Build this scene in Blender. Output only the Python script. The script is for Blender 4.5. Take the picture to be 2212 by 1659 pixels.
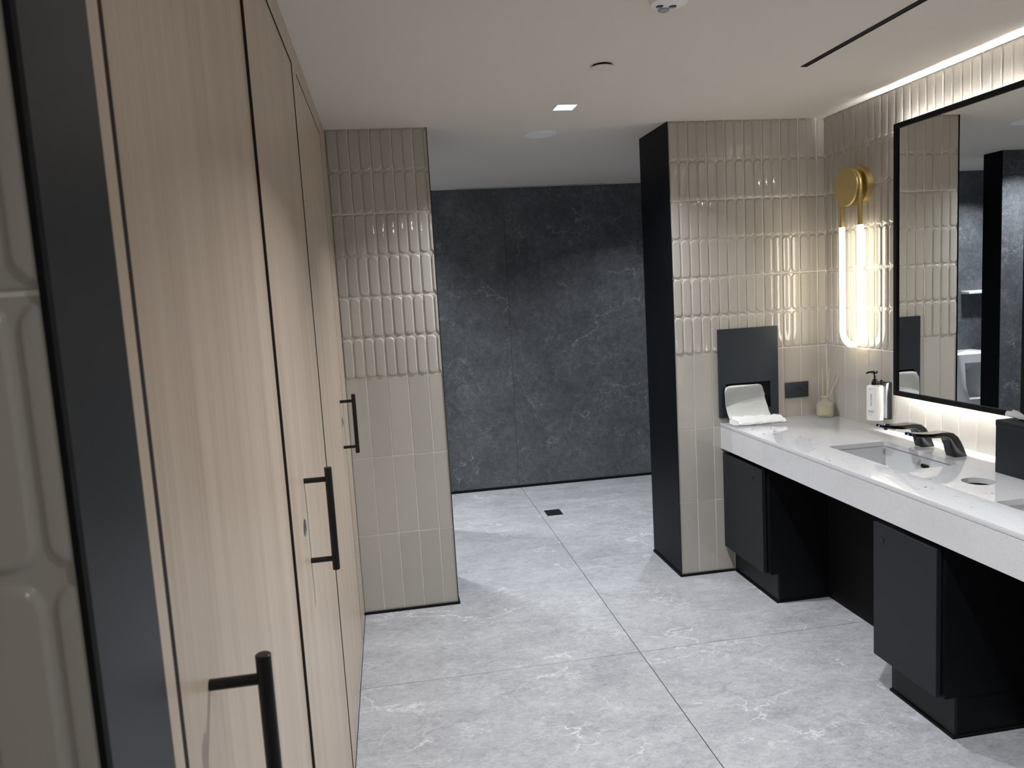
import bpy, bmesh, math, random
from mathutils import Vector, Matrix
random.seed(7)
S = bpy.context.scene
COL = S.collection
for o in list(bpy.data.objects):
    bpy.data.objects.remove(o, do_unlink=True)

# ------------------------------------------------------------------ layout
XL, XV, XA, XB = -0.232, 2.389, 0.262, 1.502      # wood wall, vanity wall, ends of the two tiled partitions
YT, YJ, YB = 3.913, 4.350, 6.185                  # tiled partitions front / back, stone wall at the far end
H = 2.449                                         # ceiling
Z0, TS, TP = 0.0122, 0.4064, 0.1043               # tile courses
CF, CZ, CA = 1.752, 0.846, 0.704                  # counter front, top, apron bottom

# ------------------------------------------------------------------ camera
cam = bpy.data.cameras.new('camera')
cam.sensor_width = 36.0
cam.lens = 1657.195 / 2212 * 36.0
cam.clip_start = 0.02
cam.dof.use_dof = True
cam.dof.focus_distance = 3.3
cam.dof.aperture_fstop = 10.5
co = bpy.data.objects.new('camera', cam)
COL.objects.link(co)
r_ = Vector((0.985167, -0.161542, -0.057885)); u_ = Vector((0.075894, 0.10763, 0.99129)); f_ = Vector((0.153905, 0.980979, -0.118294))
m = Matrix((r_, u_, -f_)).transposed().to_4x4()
m.translation = Vector((0, 0, 1.61868))
co.matrix_world = m
S.camera = co

# ------------------------------------------------------------------ world, lights, exposure
w = bpy.data.worlds.new('world')
S.world = w
w.use_nodes = True
w.node_tree.nodes['Background'].inputs[0].default_value = (0.6, 0.65, 0.7, 1)
w.node_tree.nodes['Background'].inputs[1].default_value = 0.0
S.view_settings.view_transform = 'Standard'
S.view_settings.look = 'None'
S.view_settings.exposure = 0.22
S.view_settings.gamma = 1.0
S.view_settings.use_curve_mapping = False

COOL = (0.91, 0.95, 1.0)
def downlight_lamp(x, y, watts, spread=128, size=0.085):
    l = bpy.data.lights.new('downlight_lamp', 'AREA')
    l.shape = 'SQUARE'; l.size = size; l.energy = watts; l.color = COOL; l.spread = math.radians(spread)
    o = bpy.data.objects.new('downlight_lamp', l)
    o.location = (x, y, H - 0.004)
    COL.objects.link(o)
    return o
downlight_lamp(0.878, 3.554, 20)
downlight_lamp(0.878, 1.72, 24)
downlight_lamp(0.878, -0.11, 5, 160)
downlight_lamp(0.30, -1.45, 4, 178)  # unseen lamp added to brighten the near left tiles and end panel
downlight_lamp(0.00, 4.76, 15)
downlight_lamp(-0.35, 5.62, 20)
downlight_lamp(2.00, 5.20, 12)
SCONCE_STRENGTH = 8.0
LED_STRENGTH = 350.0

# ------------------------------------------------------------------ materials
def lin(*c):
    return tuple(((v / 255 / 12.92) if v / 255 <= 0.04045 else ((v / 255 + 0.055) / 1.055) ** 2.4) for v in c) + (1,)

def mat(name, color, rough=0.5, metal=0.0, spec=0.5, emit=None, strength=0.0, trans=0.0, ior=1.45, bump=None, coat=0.0):
    mt = bpy.data.materials.new(name)
    mt.use_nodes = True
    nt = mt.node_tree
    b = nt.nodes['Principled BSDF']
    b.inputs['Base Color'].default_value = tuple(color[:3]) + (1,)
    b.inputs['Roughness'].default_value = rough
    b.inputs['Metallic'].default_value = metal
    b.inputs['Specular IOR Level'].default_value = spec
    b.inputs['IOR'].default_value = ior
    b.inputs['Transmission Weight'].default_value = trans
    b.inputs['Coat Weight'].default_value = coat
    if emit:
        b.inputs['Emission Color'].default_value = tuple(emit[:3]) + (1,)
        b.inputs['Emission Strength'].default_value = strength
    if bump:
        scale, dist, detail = bump
        n = nt.nodes.new('ShaderNodeTexNoise'); n.inputs['Scale'].default_value = scale; n.inputs['Detail'].default_value = detail
        g = nt.nodes.new('ShaderNodeNewGeometry')
        nt.links.new(g.outputs['Position'], n.inputs['Vector'])
        bp = nt.nodes.new('ShaderNodeBump'); bp.inputs['Distance'].default_value = dist; bp.inputs['Strength'].default_value = 1.0
        nt.links.new(n.outputs['Fac'], bp.inputs['Height'])
        nt.links.new(bp.outputs['Normal'], b.inputs['Normal'])
    return mt

class NT:
    """tiny helper for node graphs"""
    def __init__(s, mt):
        s.nt = mt.node_tree; s.b = s.nt.nodes['Principled BSDF']
    def n(s, t, **kw):
        x = s.nt.nodes.new(t)
        for k, v in kw.items():
            if k.startswith('i_'):
                x.inputs[int(k[2:])].default_value = v
            else:
                setattr(x, k, v)
        return x
    def l(s, a, b): s.nt.links.new(a, b)
    def ramp(s, fac, pts):
        x = s.nt.nodes.new('ShaderNodeValToRGB')
        el = x.color_ramp.elements
        while len(el) < len(pts): el.new(0.5)
        for e, (p, c) in zip(el, pts):
            e.position = p
            e.color = (c, c, c, 1) if isinstance(c, (int, float)) else tuple(c[:3]) + (1,)
        s.l(fac, x.inputs['Fac'])
        return x.outputs['Color']
    def noise(s, vec, scale, detail=6, rough=0.6, dist=0.0):
        x = s.nt.nodes.new('ShaderNodeTexNoise')
        x.inputs['Scale'].default_value = scale; x.inputs['Detail'].default_value = detail
        x.inputs['Roughness'].default_value = rough; x.inputs['Distortion'].default_value = dist
        s.l(vec, x.inputs['Vector'])
        return x.outputs['Fac']
    def mix(s, a, b, fac, mode='MIX'):
        x = s.nt.nodes.new('ShaderNodeMix'); x.data_type = 'RGBA'; x.blend_type = mode
        for v, i in ((fac, 0), (a, 6), (b, 7)):
            if hasattr(v, 'is_output'): s.l(v, x.inputs[i])
            elif i == 0: x.inputs[0].default_value = v
            else: x.inputs[i].default_value = tuple(v[:3]) + (1,)
        return x.outputs[2]
    def math(s, op, a, b=0.0):
        x = s.nt.nodes.new('ShaderNodeMath'); x.operation = op
        for v, i in ((a, 0), (b, 1)):
            if hasattr(v, 'is_output'): s.l(v, x.inputs[i])
            else: x.inputs[i].default_value = v
        return x.outputs[0]

def stone_mat(name, dark, mid, light, vein, rough, aniso=(1, 1, 1), vein_amt=0.5, seed=0.0):
    mt = mat(name, mid, rough)
    t = NT(mt)
    geo = t.n('ShaderNodeNewGeometry'); oi = t.n('ShaderNodeObjectInfo')
    off = t.n('ShaderNodeVectorMath', operation='SCALE'); off.inputs[3].default_value = 1.0
    comb = t.n('ShaderNodeCombineXYZ')
    t.l(t.math('MULTIPLY', oi.outputs['Random'], 31.7), comb.inputs[0])
    t.l(t.math('MULTIPLY', oi.outputs['Random'], 17.3), comb.inputs[1])
    comb.inputs[2].default_value = seed
    add = t.n('ShaderNodeVectorMath', operation='ADD')
    t.l(geo.outputs['Position'], add.inputs[0]); t.l(comb.outputs[0], add.inputs[1])
    mp = t.n('ShaderNodeMapping'); mp.inputs['Scale'].default_value = aniso; mp.inputs['Rotation'].default_value = (0, 0, 0.25)
    t.l(add.outputs[0], mp.inputs[0])
    v = mp.outputs[0]
    big = t.noise(v, 3.4, 8, 0.68, 0.3)
    med = t.noise(v, 23.0, 10, 0.78, 0.5)
    fine = t.noise(v, 75.0, 6, 0.75, 0.3)
    mixv = t.math('ADD', t.math('MULTIPLY', big, 0.32), t.math('ADD', t.math('MULTIPLY', med, 0.40), t.math('MULTIPLY', fine, 0.28)))
    base = t.ramp(mixv, [(0.39, dark), (0.5, mid), (0.61, light)])
    # thin branching veins: edges of a warped cell pattern, kept only in patches
    nz = t.n('ShaderNodeTexNoise'); nz.inputs['Scale'].default_value = 5.5; nz.inputs['Detail'].default_value = 5; nz.inputs['Roughness'].default_value = 0.60
    t.l(v, nz.inputs['Vector'])
    sub = t.n('ShaderNodeVectorMath', operation='SCALE'); sub.inputs[3].default_value = 0.36
    t.l(nz.outputs['Color'], sub.inputs[0])
    add2 = t.n('ShaderNodeVectorMath', operation='ADD'); t.l(v, add2.inputs[0]); t.l(sub.outputs[0], add2.inputs[1])
    def veins(scale, width, mscale, lo, hi):
        vo = t.n('ShaderNodeTexVoronoi', feature='DISTANCE_TO_EDGE'); vo.inputs['Scale'].default_value = scale
        t.l(add2.outputs[0], vo.inputs['Vector'])
        line = t.ramp(vo.outputs['Distance'], [(0.0, 1.0), (width, 0.35), (width * 3.5, 0.0)])
        msk = t.ramp(t.noise(v, mscale, 3, 0.5), [(lo, 0.0), (hi, 1.0)])
        return t.math('MULTIPLY', line, msk)
    v1 = veins(1.9, 0.0045, 2.6, 0.50, 0.60)
    v2 = veins(7.5, 0.013, 3.7, 0.50, 0.64)
    dk = veins(1.1, 0.006, 1.9, 0.54, 0.64)
    c = t.mix(base, dark, t.math('MULTIPLY', dk, 0.75))
    c = t.mix(c, vein, t.math('MULTIPLY', v2, vein_amt * 0.6))
    c = t.mix(c, vein, t.math('MULTIPLY', v1, vein_amt))
    t.l(c, t.b.inputs['Base Color'])
    rr = t.ramp(med, [(0.3, rough - 0.05), (0.7, rough + 0.07)])
    t.l(rr, t.b.inputs['Roughness'])
    bp = t.n('ShaderNodeBump'); bp.inputs['Distance'].default_value = 0.0012; bp.inputs['Strength'].default_value = 0.35
    t.l(mixv, bp.inputs['Height']); t.l(bp.outputs[0], t.b.inputs['Normal'])
    return mt

def wood_mat(name):
    mt = mat(name, (0.5, 0.4, 0.32), 0.36)
    t = NT(mt)
    geo = t.n('ShaderNodeNewGeometry'); oi = t.n('ShaderNodeObjectInfo')
    comb = t.n('ShaderNodeCombineXYZ'); t.l(t.math('MULTIPLY', oi.outputs['Random'], 9.0), comb.inputs[1])
    add = t.n('ShaderNodeVectorMath', operation='ADD'); t.l(geo.outputs['Position'], add.inputs[0]); t.l(comb.outputs[0], add.inputs[1])
    def mapped(sc):
        mp = t.n('ShaderNodeMapping'); mp.inputs['Scale'].default_value = sc; t.l(add.outputs[0], mp.inputs[0]); return mp.outputs[0]
    a = t.noise(mapped((6, 14, 0.55)), 1.0, 4, 0.55, 0.35)
    b = t.noise(mapped((30, 75, 1.6)), 1.0, 4, 0.6, 0.2)
    c = t.noise(mapped((120, 320, 9)), 1.0, 3, 0.6, 0.0)
    s = t.math('ADD', t.math('MULTIPLY', a, 0.55), t.math('ADD', t.math('MULTIPLY', b, 0.33), t.math('MULTIPLY', c, 0.12)))
    col = t.ramp(s, [(0.34, (0.440, 0.345, 0.262)), (0.50, (0.535, 0.432, 0.335)), (0.66, (0.605, 0.500, 0.398))])
    t.l(col, t.b.inputs['Base Color'])
    bp = t.n('ShaderNodeBump'); bp.inputs['Distance'].default_value = 0.0004; bp.inputs['Strength'].default_value = 0.3
    t.l(c, bp.inputs['Height']); t.l(bp.outputs[0], t.b.inputs['Normal'])
    return mt

def quartz_mat(name):
    mt = mat(name, (0.6, 0.6, 0.61), 0.035)
    t = NT(mt)
    geo = t.n('ShaderNodeNewGeometry')
    v = geo.outputs['Position']
    n1 = t.noise(v, 180, 3, 0.6); n2 = t.noise(v, 5, 5, 0.6, 0.5)
    c = t.ramp(n1, [(0.27, (0.42, 0.42, 0.43)), (0.36, (0.595, 0.595, 0.605)), (0.60, (0.62, 0.62, 0.63))])
    vv = t.ramp(n2, [(0.47, 0.0), (0.50, 1.0), (0.53, 0.0)])
    c = t.mix(c, (0.53, 0.525, 0.53), t.math('MULTIPLY', vv, 0.2))
    t.l(c, t.b.inputs['Base Color'])
    return mt

def glaze_mat(name, color, rough=0.045):
    """glazed ceramic: each tile a touch lighter or darker, faint waviness"""
    mt = mat(name, color, rough, spec=0.75)
    t = NT(mt)
    oi = t.n('ShaderNodeObjectInfo'); geo = t.n('ShaderNodeNewGeometry')
    k = t.ramp(oi.outputs['Random'], [(0.0, 0.93), (1.0, 1.05)])
    c = t.mix(color, k, 1.0, 'MULTIPLY')
    t.l(c, t.b.inputs['Base Color'])
    n = t.noise(geo.outputs['Position'], 16, 2, 0.5)
    bp = t.n('ShaderNodeBump'); bp.inputs['Distance'].default_value = 0.0016; bp.inputs['Strength'].default_value = 0.35
    t.l(n, bp.inputs['Height']); t.l(bp.outputs[0], t.b.inputs['Normal'])
    return mt

M = {}
M['floor'] = stone_mat('grey_stone_floor', (0.26, 0.264, 0.276), (0.385, 0.388, 0.398), (0.50, 0.503, 0.512), (0.78, 0.78, 0.79), 0.36, (1.0, 1.5, 1.0), 0.8, 0.0)
M['slab'] = stone_mat('dark_stone_slab', (0.058, 0.062, 0.070), (0.098, 0.104, 0.114), (0.160, 0.167, 0.178), (0.34, 0.35, 0.36), 0.33, (1, 1, 1), 0.7, 4.0)
M['wood'] = wood_mat('pale_oak_veneer')
M['quartz'] = quartz_mat('white_quartz')
M['tile'] = glaze_mat('greige_glazed_ceramic', (0.455, 0.428, 0.385))
M['grout'] = mat('cream_grout', (0.80, 0.77, 0.71), 0.9)
M['dark_grout'] = mat('grey_joint', (0.07, 0.07, 0.075), 0.9)
M['paint'] = mat('white_ceiling_paint', (0.76, 0.708, 0.64), 0.85, bump=(90, 0.0006, 3))
M['black_panel'] = mat('black_powder_coat', (0.012, 0.0155, 0.020), 0.38, spec=0.4)
M['black_laminate'] = mat('black_laminate', (0.0125, 0.0155, 0.0185), 0.45, spec=0.3)
M['black_end'] = mat('black_metal_dimmed', (0.0030, 0.0040, 0.0055), 0.45, spec=0.12)  # end-panel black made darker: its dim reflections put into the colour
M['black_carcass'] = mat('black_cabinet_carcass', (0.0035, 0.0042, 0.0055), 0.55, spec=0.2)
M['stone_joint'] = mat('stone_joint', (0.11, 0.115, 0.12), 0.8)
M['black_matte'] = mat('matte_black', (0.006, 0.006, 0.007), 0.7, spec=0.2)
M['black_gloss'] = mat('gloss_black_plastic', (0.006, 0.006, 0.007), 0.15)
M['black_chrome'] = mat('black_chrome', (0.034, 0.036, 0.040), 0.08, metal=0.85)
M['handle'] = mat('black_metal_handle', (0.008, 0.009, 0.010), 0.35, metal=0.2)
M['gap'] = mat('door_gap_shadow', (0.02, 0.015, 0.012), 0.9)  # near-black tone standing for the shade in the door gaps
M['steel'] = mat('brushed_steel', (0.40, 0.41, 0.42), 0.3, metal=1.0)
M['chrome'] = mat('chrome', (0.75, 0.76, 0.78), 0.12, metal=1.0)
M['mirror'] = mat('mirror_silver', (0.88, 0.90, 0.89), 0.0, metal=1.0)
M['brass'] = mat('brushed_brass', (0.72, 0.58, 0.29), 0.36, metal=1.0)
M['tube'] = mat('glowing_tube', (0.9, 0.9, 0.9), 0.4, emit=(1.0, 0.90, 0.72), strength=SCONCE_STRENGTH)
M['led'] = mat('led_strip', (0.9, 0.9, 0.9), 0.5, emit=(0.98, 0.96, 0.92), strength=LED_STRENGTH)
M['lamp_glass'] = mat('downlight_glass', (0.9, 0.9, 0.9), 0.4, emit=(0.86, 0.93, 1.0), strength=1.6)
M['blue_led'] = mat('blue_led', (0.1, 0.1, 0.8), 0.4, emit=(0.02, 0.10, 1.0), strength=9.0)
M['white_plastic'] = mat('white_plastic', (0.90, 0.90, 0.91), 0.35)
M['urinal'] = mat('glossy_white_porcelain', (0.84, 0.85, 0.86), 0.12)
M['grey_plastic'] = mat('grey_plastic', (0.33, 0.34, 0.35), 0.3)
M['speaker_mesh'] = mat('white_speaker_mesh', (0.86, 0.87, 0.88), 0.6, bump=(900, 0.0006, 1))
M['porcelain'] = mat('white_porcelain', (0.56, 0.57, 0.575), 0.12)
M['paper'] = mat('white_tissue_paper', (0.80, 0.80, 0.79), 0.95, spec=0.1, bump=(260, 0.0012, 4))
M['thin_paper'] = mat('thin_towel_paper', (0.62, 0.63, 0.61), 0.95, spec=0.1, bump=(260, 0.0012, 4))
M['plate'] = mat('dark_slate_metal', (0.026, 0.033, 0.042), 0.36, metal=0.3)
M['outlet'] = mat('dark_grey_plastic', (0.024, 0.028, 0.034), 0.4)
M['bottle'] = mat('white_bottle', (0.80, 0.79, 0.77), 0.32)
M['ink'] = mat('black_print', (0.012, 0.012, 0.012), 0.6)
M['frosted'] = mat('frosted_glass', (0.97, 0.98, 0.95), 0.28, trans=0.88, ior=1.12)
M['oil'] = mat('yellow_scented_oil', (0.90, 0.80, 0.42), 0.3, trans=0.12, ior=1.3)
M['reed'] = mat('pale_reed', (0.62, 0.47, 0.30), 0.7)
M['water'] = mat('water_drop', (1, 1, 1), 0.02, trans=1.0, ior=1.33)

# ------------------------------------------------------------------ helpers
ORG = {}
def bm_box(bm, lo, hi, bev=0.0, seg=1):
    lo, hi = Vector(lo), Vector(hi)
    vs = [bm.verts.new((x, y, z)) for x in (lo.x, hi.x) for y in (lo.y, hi.y) for z in (lo.z, hi.z)]
    fs = []
    for q in ((0, 1, 3, 2), (4, 6, 7, 5), (0, 4, 5, 1), (2, 3, 7, 6), (0, 2, 6, 4), (1, 5, 7, 3)):
        fs.append(bm.faces.new([vs[i] for i in q]))
    if bev > 0:
        es = list({e for f in fs for e in f.edges})
        bmesh.ops.bevel(bm, geom=es, offset=bev, segments=seg, affect='EDGES', profile=0.5)
    return bm

def frame_of(d):
    d = d.normalized()
    a = Vector((0, 0, 1)) if abs(d.z) < 0.9 else Vector((1, 0, 0))
    x = d.cross(a).normalized(); y = d.cross(x).normalized()
    return x, y

def bm_tube(bm, pts, rad, n=14, caps=True, bevel_end=0.0):
    pts = [Vector(p) for p in pts]
    if not isinstance(rad, (list, tuple)): rad = [rad] * len(pts)
    rings = []; px = None
    for i, p in enumerate(pts):
        d = (pts[min(i + 1, len(pts) - 1)] - pts[max(i - 1, 0)])
        if px is None: x, y = frame_of(d)
        else:
            dn = d.normalized(); x = (px - dn * px.dot(dn)).normalized(); y = dn.cross(x)
        px = x
        rings.append([bm.verts.new(p + (x * math.cos(2 * math.pi * k / n) + y * math.sin(2 * math.pi * k / n)) * rad[i]) for k in range(n)])
    for a, b in zip(rings, rings[1:]):
        for k in range(n):
            bm.faces.new((a[k], a[(k + 1) % n], b[(k + 1) % n], b[k]))
    if caps:
        bm.faces.new(rings[0][::-1]); bm.faces.new(rings[-1])
    return bm

def bm_rod(bm, a, b, r, n=16, ch=0.0):
    a, b = Vector(a), Vector(b); d = (b - a).normalized()
    if ch > 0: return bm_tube(bm, [a, a + d * ch, b - d * ch, b], [r - ch, r, r, r - ch], n)
    return bm_tube(bm, [a, b], r, n)

def bm_lathe(bm, c, prof, n=28, axis=(0, 0, 1)):
    """prof: list of (radius, height along axis)"""
    c = Vector(c); ax = Vector(axis).normalized(); x, y = frame_of(ax)
    rings = []
    for r, h in prof:
        if r < 1e-6: rings.append([bm.verts.new(c + ax * h)])
        else: rings.append([bm.verts.new(c + ax * h + (x * math.cos(2 * math.pi * k / n) + y * math.sin(2 * math.pi * k / n)) * r) for k in range(n)])
    for a, b in zip(rings, rings[1:]):
        for k in range(n):
            A = [a[k % len(a)], a[(k + 1) % len(a)]]; B = [b[(k + 1) % len(b)], b[k % len(b)]]
            f = []
            for v in A + B:
                if v not in f: f.append(v)
            if len(f) > 2:
                try: bm.faces.new(f)
                except ValueError: pass
    return bm

def bm_prism(bm, outline, lo, hi, axis='y'):
    """outline: 2-D points; extruded along axis between lo and hi"""
    def mk(p, t):
        if axis == 'y': return (p[0], t, p[1])
        if axis == 'x': return (t, p[0], p[1])
        return (p[0], p[1], t)
    a = [bm.verts.new(mk(p, lo)) for p in outline]; b = [bm.verts.new(mk(p, hi)) for p in outline]
    n = len(outline)
    bm.faces.new(a); bm.faces.new(b[::-1])
    for i in range(n): bm.faces.new((a[i], b[i], b[(i + 1) % n], a[(i + 1) % n]))
    return bm

def finish(bm, name, mt, smooth=35):
    bmesh.ops.recalc_face_normals(bm, faces=bm.faces[:])
    me = bpy.data.meshes.new(name); bm.to_mesh(me); bm.free()
    if mt: me.materials.append(mt)
    if smooth:
        for p in me.polygons: p.use_smooth = True
        me.set_sharp_from_angle(angle=math.radians(smooth))
    return me

def obj(name, bm, mt, parent=None, smooth=35):
    me = bm if isinstance(bm, bpy.types.Mesh) else finish(bm, name, mt, smooth)
    o = bpy.data.objects.new(name, me); COL.objects.link(o)
    org = ORG.get(parent.name, Vector()) if parent else Vector()
    if parent:
        o.parent = parent
        if org.length > 0: me.transform(Matrix.Translation(-org))
    ORG[o.name] = org
    return o

def box(name, lo, hi, mt, parent=None, bev=0.0, seg=1):
    return obj(name, bm_box(bmesh.new(), lo, hi, bev, seg), mt, parent)

def thing(name, label, cat, loc, group=None):
    o = bpy.data.objects.new(name, None); COL.objects.link(o)
    o.empty_display_size = 0.05
    o.location = loc; o['label'] = label; o['category'] = cat
    if group: o['group'] = group
    ORG[o.name] = Vector(loc)
    return o

def tag(o, label, cat, group=None):
    o['label'] = label; o['category'] = cat
    if group: o['group'] = group
    return o

def struct(o, label=None):
    o['kind'] = 'structure'
    if label: o['label'] = label
    return o

def copy_tree(o, parent=None):
    c = o.copy(); COL.objects.link(c)
    if parent: c.parent = parent
    for ch in list(o.children): copy_tree(ch, c)
    return c

# ------------------------------------------------------------------ floor and ceiling
FY = 6.30
floor = struct(box('floor', (-1.35, -2.35, -0.12), (2.62, FY, -0.006), M['dark_grout']), 'grey veined stone floor laid in large square slabs')
FP = 1.2247
xs = [0.996 + FP * i for i in range(-2, 3)]; ys = [3.13 + FP * i for i in range(-5, 4)]
g = 0.0016
for i in range(len(xs) - 1):
    for j in range(len(ys) - 1):
        x0, x1 = max(xs[i], -1.35) + g, min(xs[i + 1], 2.62) - g
        y0, y1 = max(ys[j], -2.35) + g, min(ys[j + 1], FY) - g
        if x1 - x0 < 0.02 or y1 - y0 < 0.02: continue
        obj('floor_tile', bm_box(bmesh.new(), (x0, y0, -0.006), (x1, y1, 0.0), 0.0006), M['floor'], floor)

ceiling = struct(box('ceiling', (-1.35, -2.35, H), (2.62, FY, H + 0.12), M['paint']), 'smooth off-white painted ceiling')

# ------------------------------------------------------------------ tiles
def smooth01(t):
    t = max(0.0, min(1.0, t)); return t * t * (3 - 2 * t)

def cell_lines(a, b, dense, step_mid):
    """sample positions in one relief cell: close together near its two ends"""
    offs = [0.0, 0.0012, 0.0024, 0.0036, 0.0050, 0.0064, 0.0080]
    k = 0.0080
    while k < dense - 1e-6:
        k += 0.0028; offs.append(k)
    out = [a + o for o in offs] + [b - o for o in offs]
    n = max(1, int(round((b - a - 2 * offs[-1]) / step_mid)))
    out += [a + offs[-1] + (b - a - 2 * offs[-1]) * i / n for i in range(1, n)]
    return out

TCACHE = {}
def tile_mesh(emboss, wlo, whi):
    """one 104 x 406 mm wall tile in local coordinates: x across (0..TP), y out of the wall, z up (0..TS).
       wlo, whi cut it to width."""
    key = (emboss, round(wlo, 4), round(whi, 4))
    if key in TCACHE: return TCACHE[key]
    gr = 0.0021
    x0, x1, z0, z1 = max(gr, wlo + (gr if wlo > 0 else 0)), min(TP - gr, whi - (gr if whi < TP else 0)), gr, TS - gr
    bm = bmesh.new()
    TH = 0.0022
    if not emboss:
        bm_box(bm, (x0, -TH, z0), (x1, 0.0, z1), 0.0012, 1)
    else:
        hw = TP / 2; hz = TS / 2
        X = sorted({round(v, 5) for c in range(2) for v in cell_lines(c * hw + 0.002, (c + 1) * hw - 0.002, 0.012, 0.006)} | {x0, x1})
        X = [v for v in X if x0 <= v <= x1]
        Z = sorted({round(v, 5) for c in range(2) for v in cell_lines(c * hz + 0.0035, (c + 1) * hz - 0.0035, 0.026, 0.03)} | {z0, z1})
        Z = [v for v in Z if z0 <= v <= z1]
        def dd(L):
            o = [L[0]]
            for v in L[1:]:
                if v - o[-1] > 0.0007: o.append(v)
            o[-1] = L[-1]; return o
        X, Z = dd(X), dd(Z)
        A = 0.0040; R = 0.0222
        def hgt(x, z):
            cx, cz = x % hw - hw / 2, z % hz - hz / 2
            bx, bz = hw / 2 - 0.0018, hz / 2 - 0.0038
            qx, qz = abs(cx) - bx + R, abs(cz) - bz + R
            d = min(max(qx, qz), 0.0) + math.hypot(max(qx, 0), max(qz, 0)) - R      # < 0 inside the lozenge
            h = A * smooth01(-d / 0.0056)
            if d < 0: h += 0.0007 * (1 - (cx / bx) ** 2)
            e = min(x - x0, x1 - x, z - z0, z1 - z)
            return h - 0.0012 * (1 - smooth01(e / 0.0022))
        G = [[bm.verts.new((x, -0.0020 - hgt(x, z), z)) for x in X] for z in Z]
        for a, b in zip(G, G[1:]):
            for i in range(len(X) - 1): bm.faces.new((a[i], a[i + 1], b[i + 1], b[i]))
        rim = [G[0][i] for i in range(len(X))] + [G[j][-1] for j in range(1, len(Z))] + [G[-1][i] for i in range(len(X) - 2, -1, -1)] + [G[j][0] for j in range(len(Z) - 2, 0, -1)]
        back = [bm.verts.new((v.co.x, 0.0, v.co.z)) for v in rim]
        n = len(rim)
        for i in range(n): bm.faces.new((rim[i], back[i], back[(i + 1) % n], rim[(i + 1) % n]))
    me = finish(bm, 'tile', M['tile'], 50 if emboss else 0)
    TCACHE[key] = me
    return me

def lay_tiles(parent, origin, along, cols, rows=range(6)):
    """origin: point on the grout plane at floor level where the run starts; along: unit vector in the run's direction.
       cols: list of (offset, cut_lo, cut_hi)."""
    along = Vector(along); up = Vector((0, 0, 1))
    out = along.cross(up)                         # wall normal, towards the room
    base = Matrix((along, -out, up)).transposed().to_4x4()
    for off, lo, hi in cols:
        for r in rows:
            emb = r >= 3
            o = bpy.data.objects.new('tile', tile_mesh(emb, lo, hi)); COL.objects.link(o)
            o.parent = parent
            mm = base.copy()
            mm.translation = Vector(origin) + along * (off - 0.0) + up * (Z0 + TS * r)
            # slight lippage: no two tiles sit in quite the same plane
            j = Matrix.Rotation(random.gauss(0, 0.0035), 4, 'Z') @ Matrix.Rotation(random.gauss(0, 0.0018), 4, 'X')
            c = Matrix.Translation((TP / 2, 0, TS / 2))
            o.matrix_local = mm @ c @ j @ c.inverted()

TG = 0.0030        # tile face stands this far out of the grout
# far left partition, tiles face the camera
wfl = struct(box('wall_far_left', (-1.35, YT + TG, 0), (XA - 0.003, YJ, H), M['grout']), 'narrow tiled partition wall beside the wood doors, left of the opening')
cols = [(0.0015 + TP * i, 0.0, TP) for i in range(4)] + [(0.0015 + TP * 4, 0.0, XA - 0.003 - XL - 0.0015 - 4 * TP)]
lay_tiles(wfl, (XL, YT + TG, 0), (1, 0, 0), cols)
box('end_cap', (XA - 0.003, YT - 0.0045, 0.0), (XA, YJ + 0.002, H), M['black_panel'], wfl)['label'] = 'black metal end panel of the partition'
box('back_panel', (-1.35, YJ, 0.0), (XA - 0.003, YJ + 0.004, H), M['slab'], wfl)

# far right partition with its wide black end
wfr = struct(box('wall_far_right', (XB + 0.003, YT + TG, 0), (2.62, YJ, H), M['grout']), 'tiled partition wall with glossy relief tiles behind the paper towel dispenser')
cols = [(TP * i, 0.0, TP) for i in range(8)] + [(TP * 8, 0.0, XV - XB - 0.003 - 8 * TP)]
lay_tiles(wfr, (XB + 0.003, YT + TG, 0), (1, 0, 0), cols)
box('end_cap', (XB, YT - 0.0045, 0.0), (XB + 0.003, YJ + 0.002, H), M['black_end'], wfr)['label'] = 'black metal end panel of the partition'
box('back_panel', (XB + 0.003, YJ, 0.0), (2.62, YJ + 0.004, H), M['slab'], wfr)

# vanity wall (right)
wr = struct(box('wall_right', (XV + TG, -2.35, 0), (2.62, YT + TG + 0.005, H), M['grout']), 'tiled vanity wall carrying the mirror and the wall light')
part = 0.066
cols = [(part - TP, TP - part, TP)] + [(part + TP * i, 0.0, TP) for i in range(37)]
lay_tiles(wr, (XV + TG, YT, 0), (0, -1, 0), cols, rows=range(2, 6))

# near left partition, very close to the camera
wnl = struct(box('wall_near_left', (-1.35, 0.585 + TG, 0), (XL - 0.002, 0.733, H), M['grout']), 'end of a tiled partition very close on the left')
cols = [(0.0 - 0.0 + TP * 0, 0.0, 0.0757)]
lay_tiles(wnl, (XL - 0.002 - 0.0757, 0.585 + TG, 0), (1, 0, 0), cols)
lay_tiles(wnl, (XL - 0.002 - 0.0757 - TP * 5, 0.585 + TG, 0), (1, 0, 0), [(TP * i, 0, TP) for i in range(5)])
box('end_cap', (XL - 0.0025, 0.5895, 0.0), (XL, 0.733, H), M['black_panel'], wnl)['label'] = 'blue-black metal end panel'
box('edge_strip', (XL - 0.004, 0.5805, 0.0), (XL + 0.001, 0.5900, H), M['black_matte'], wnl)

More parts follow.
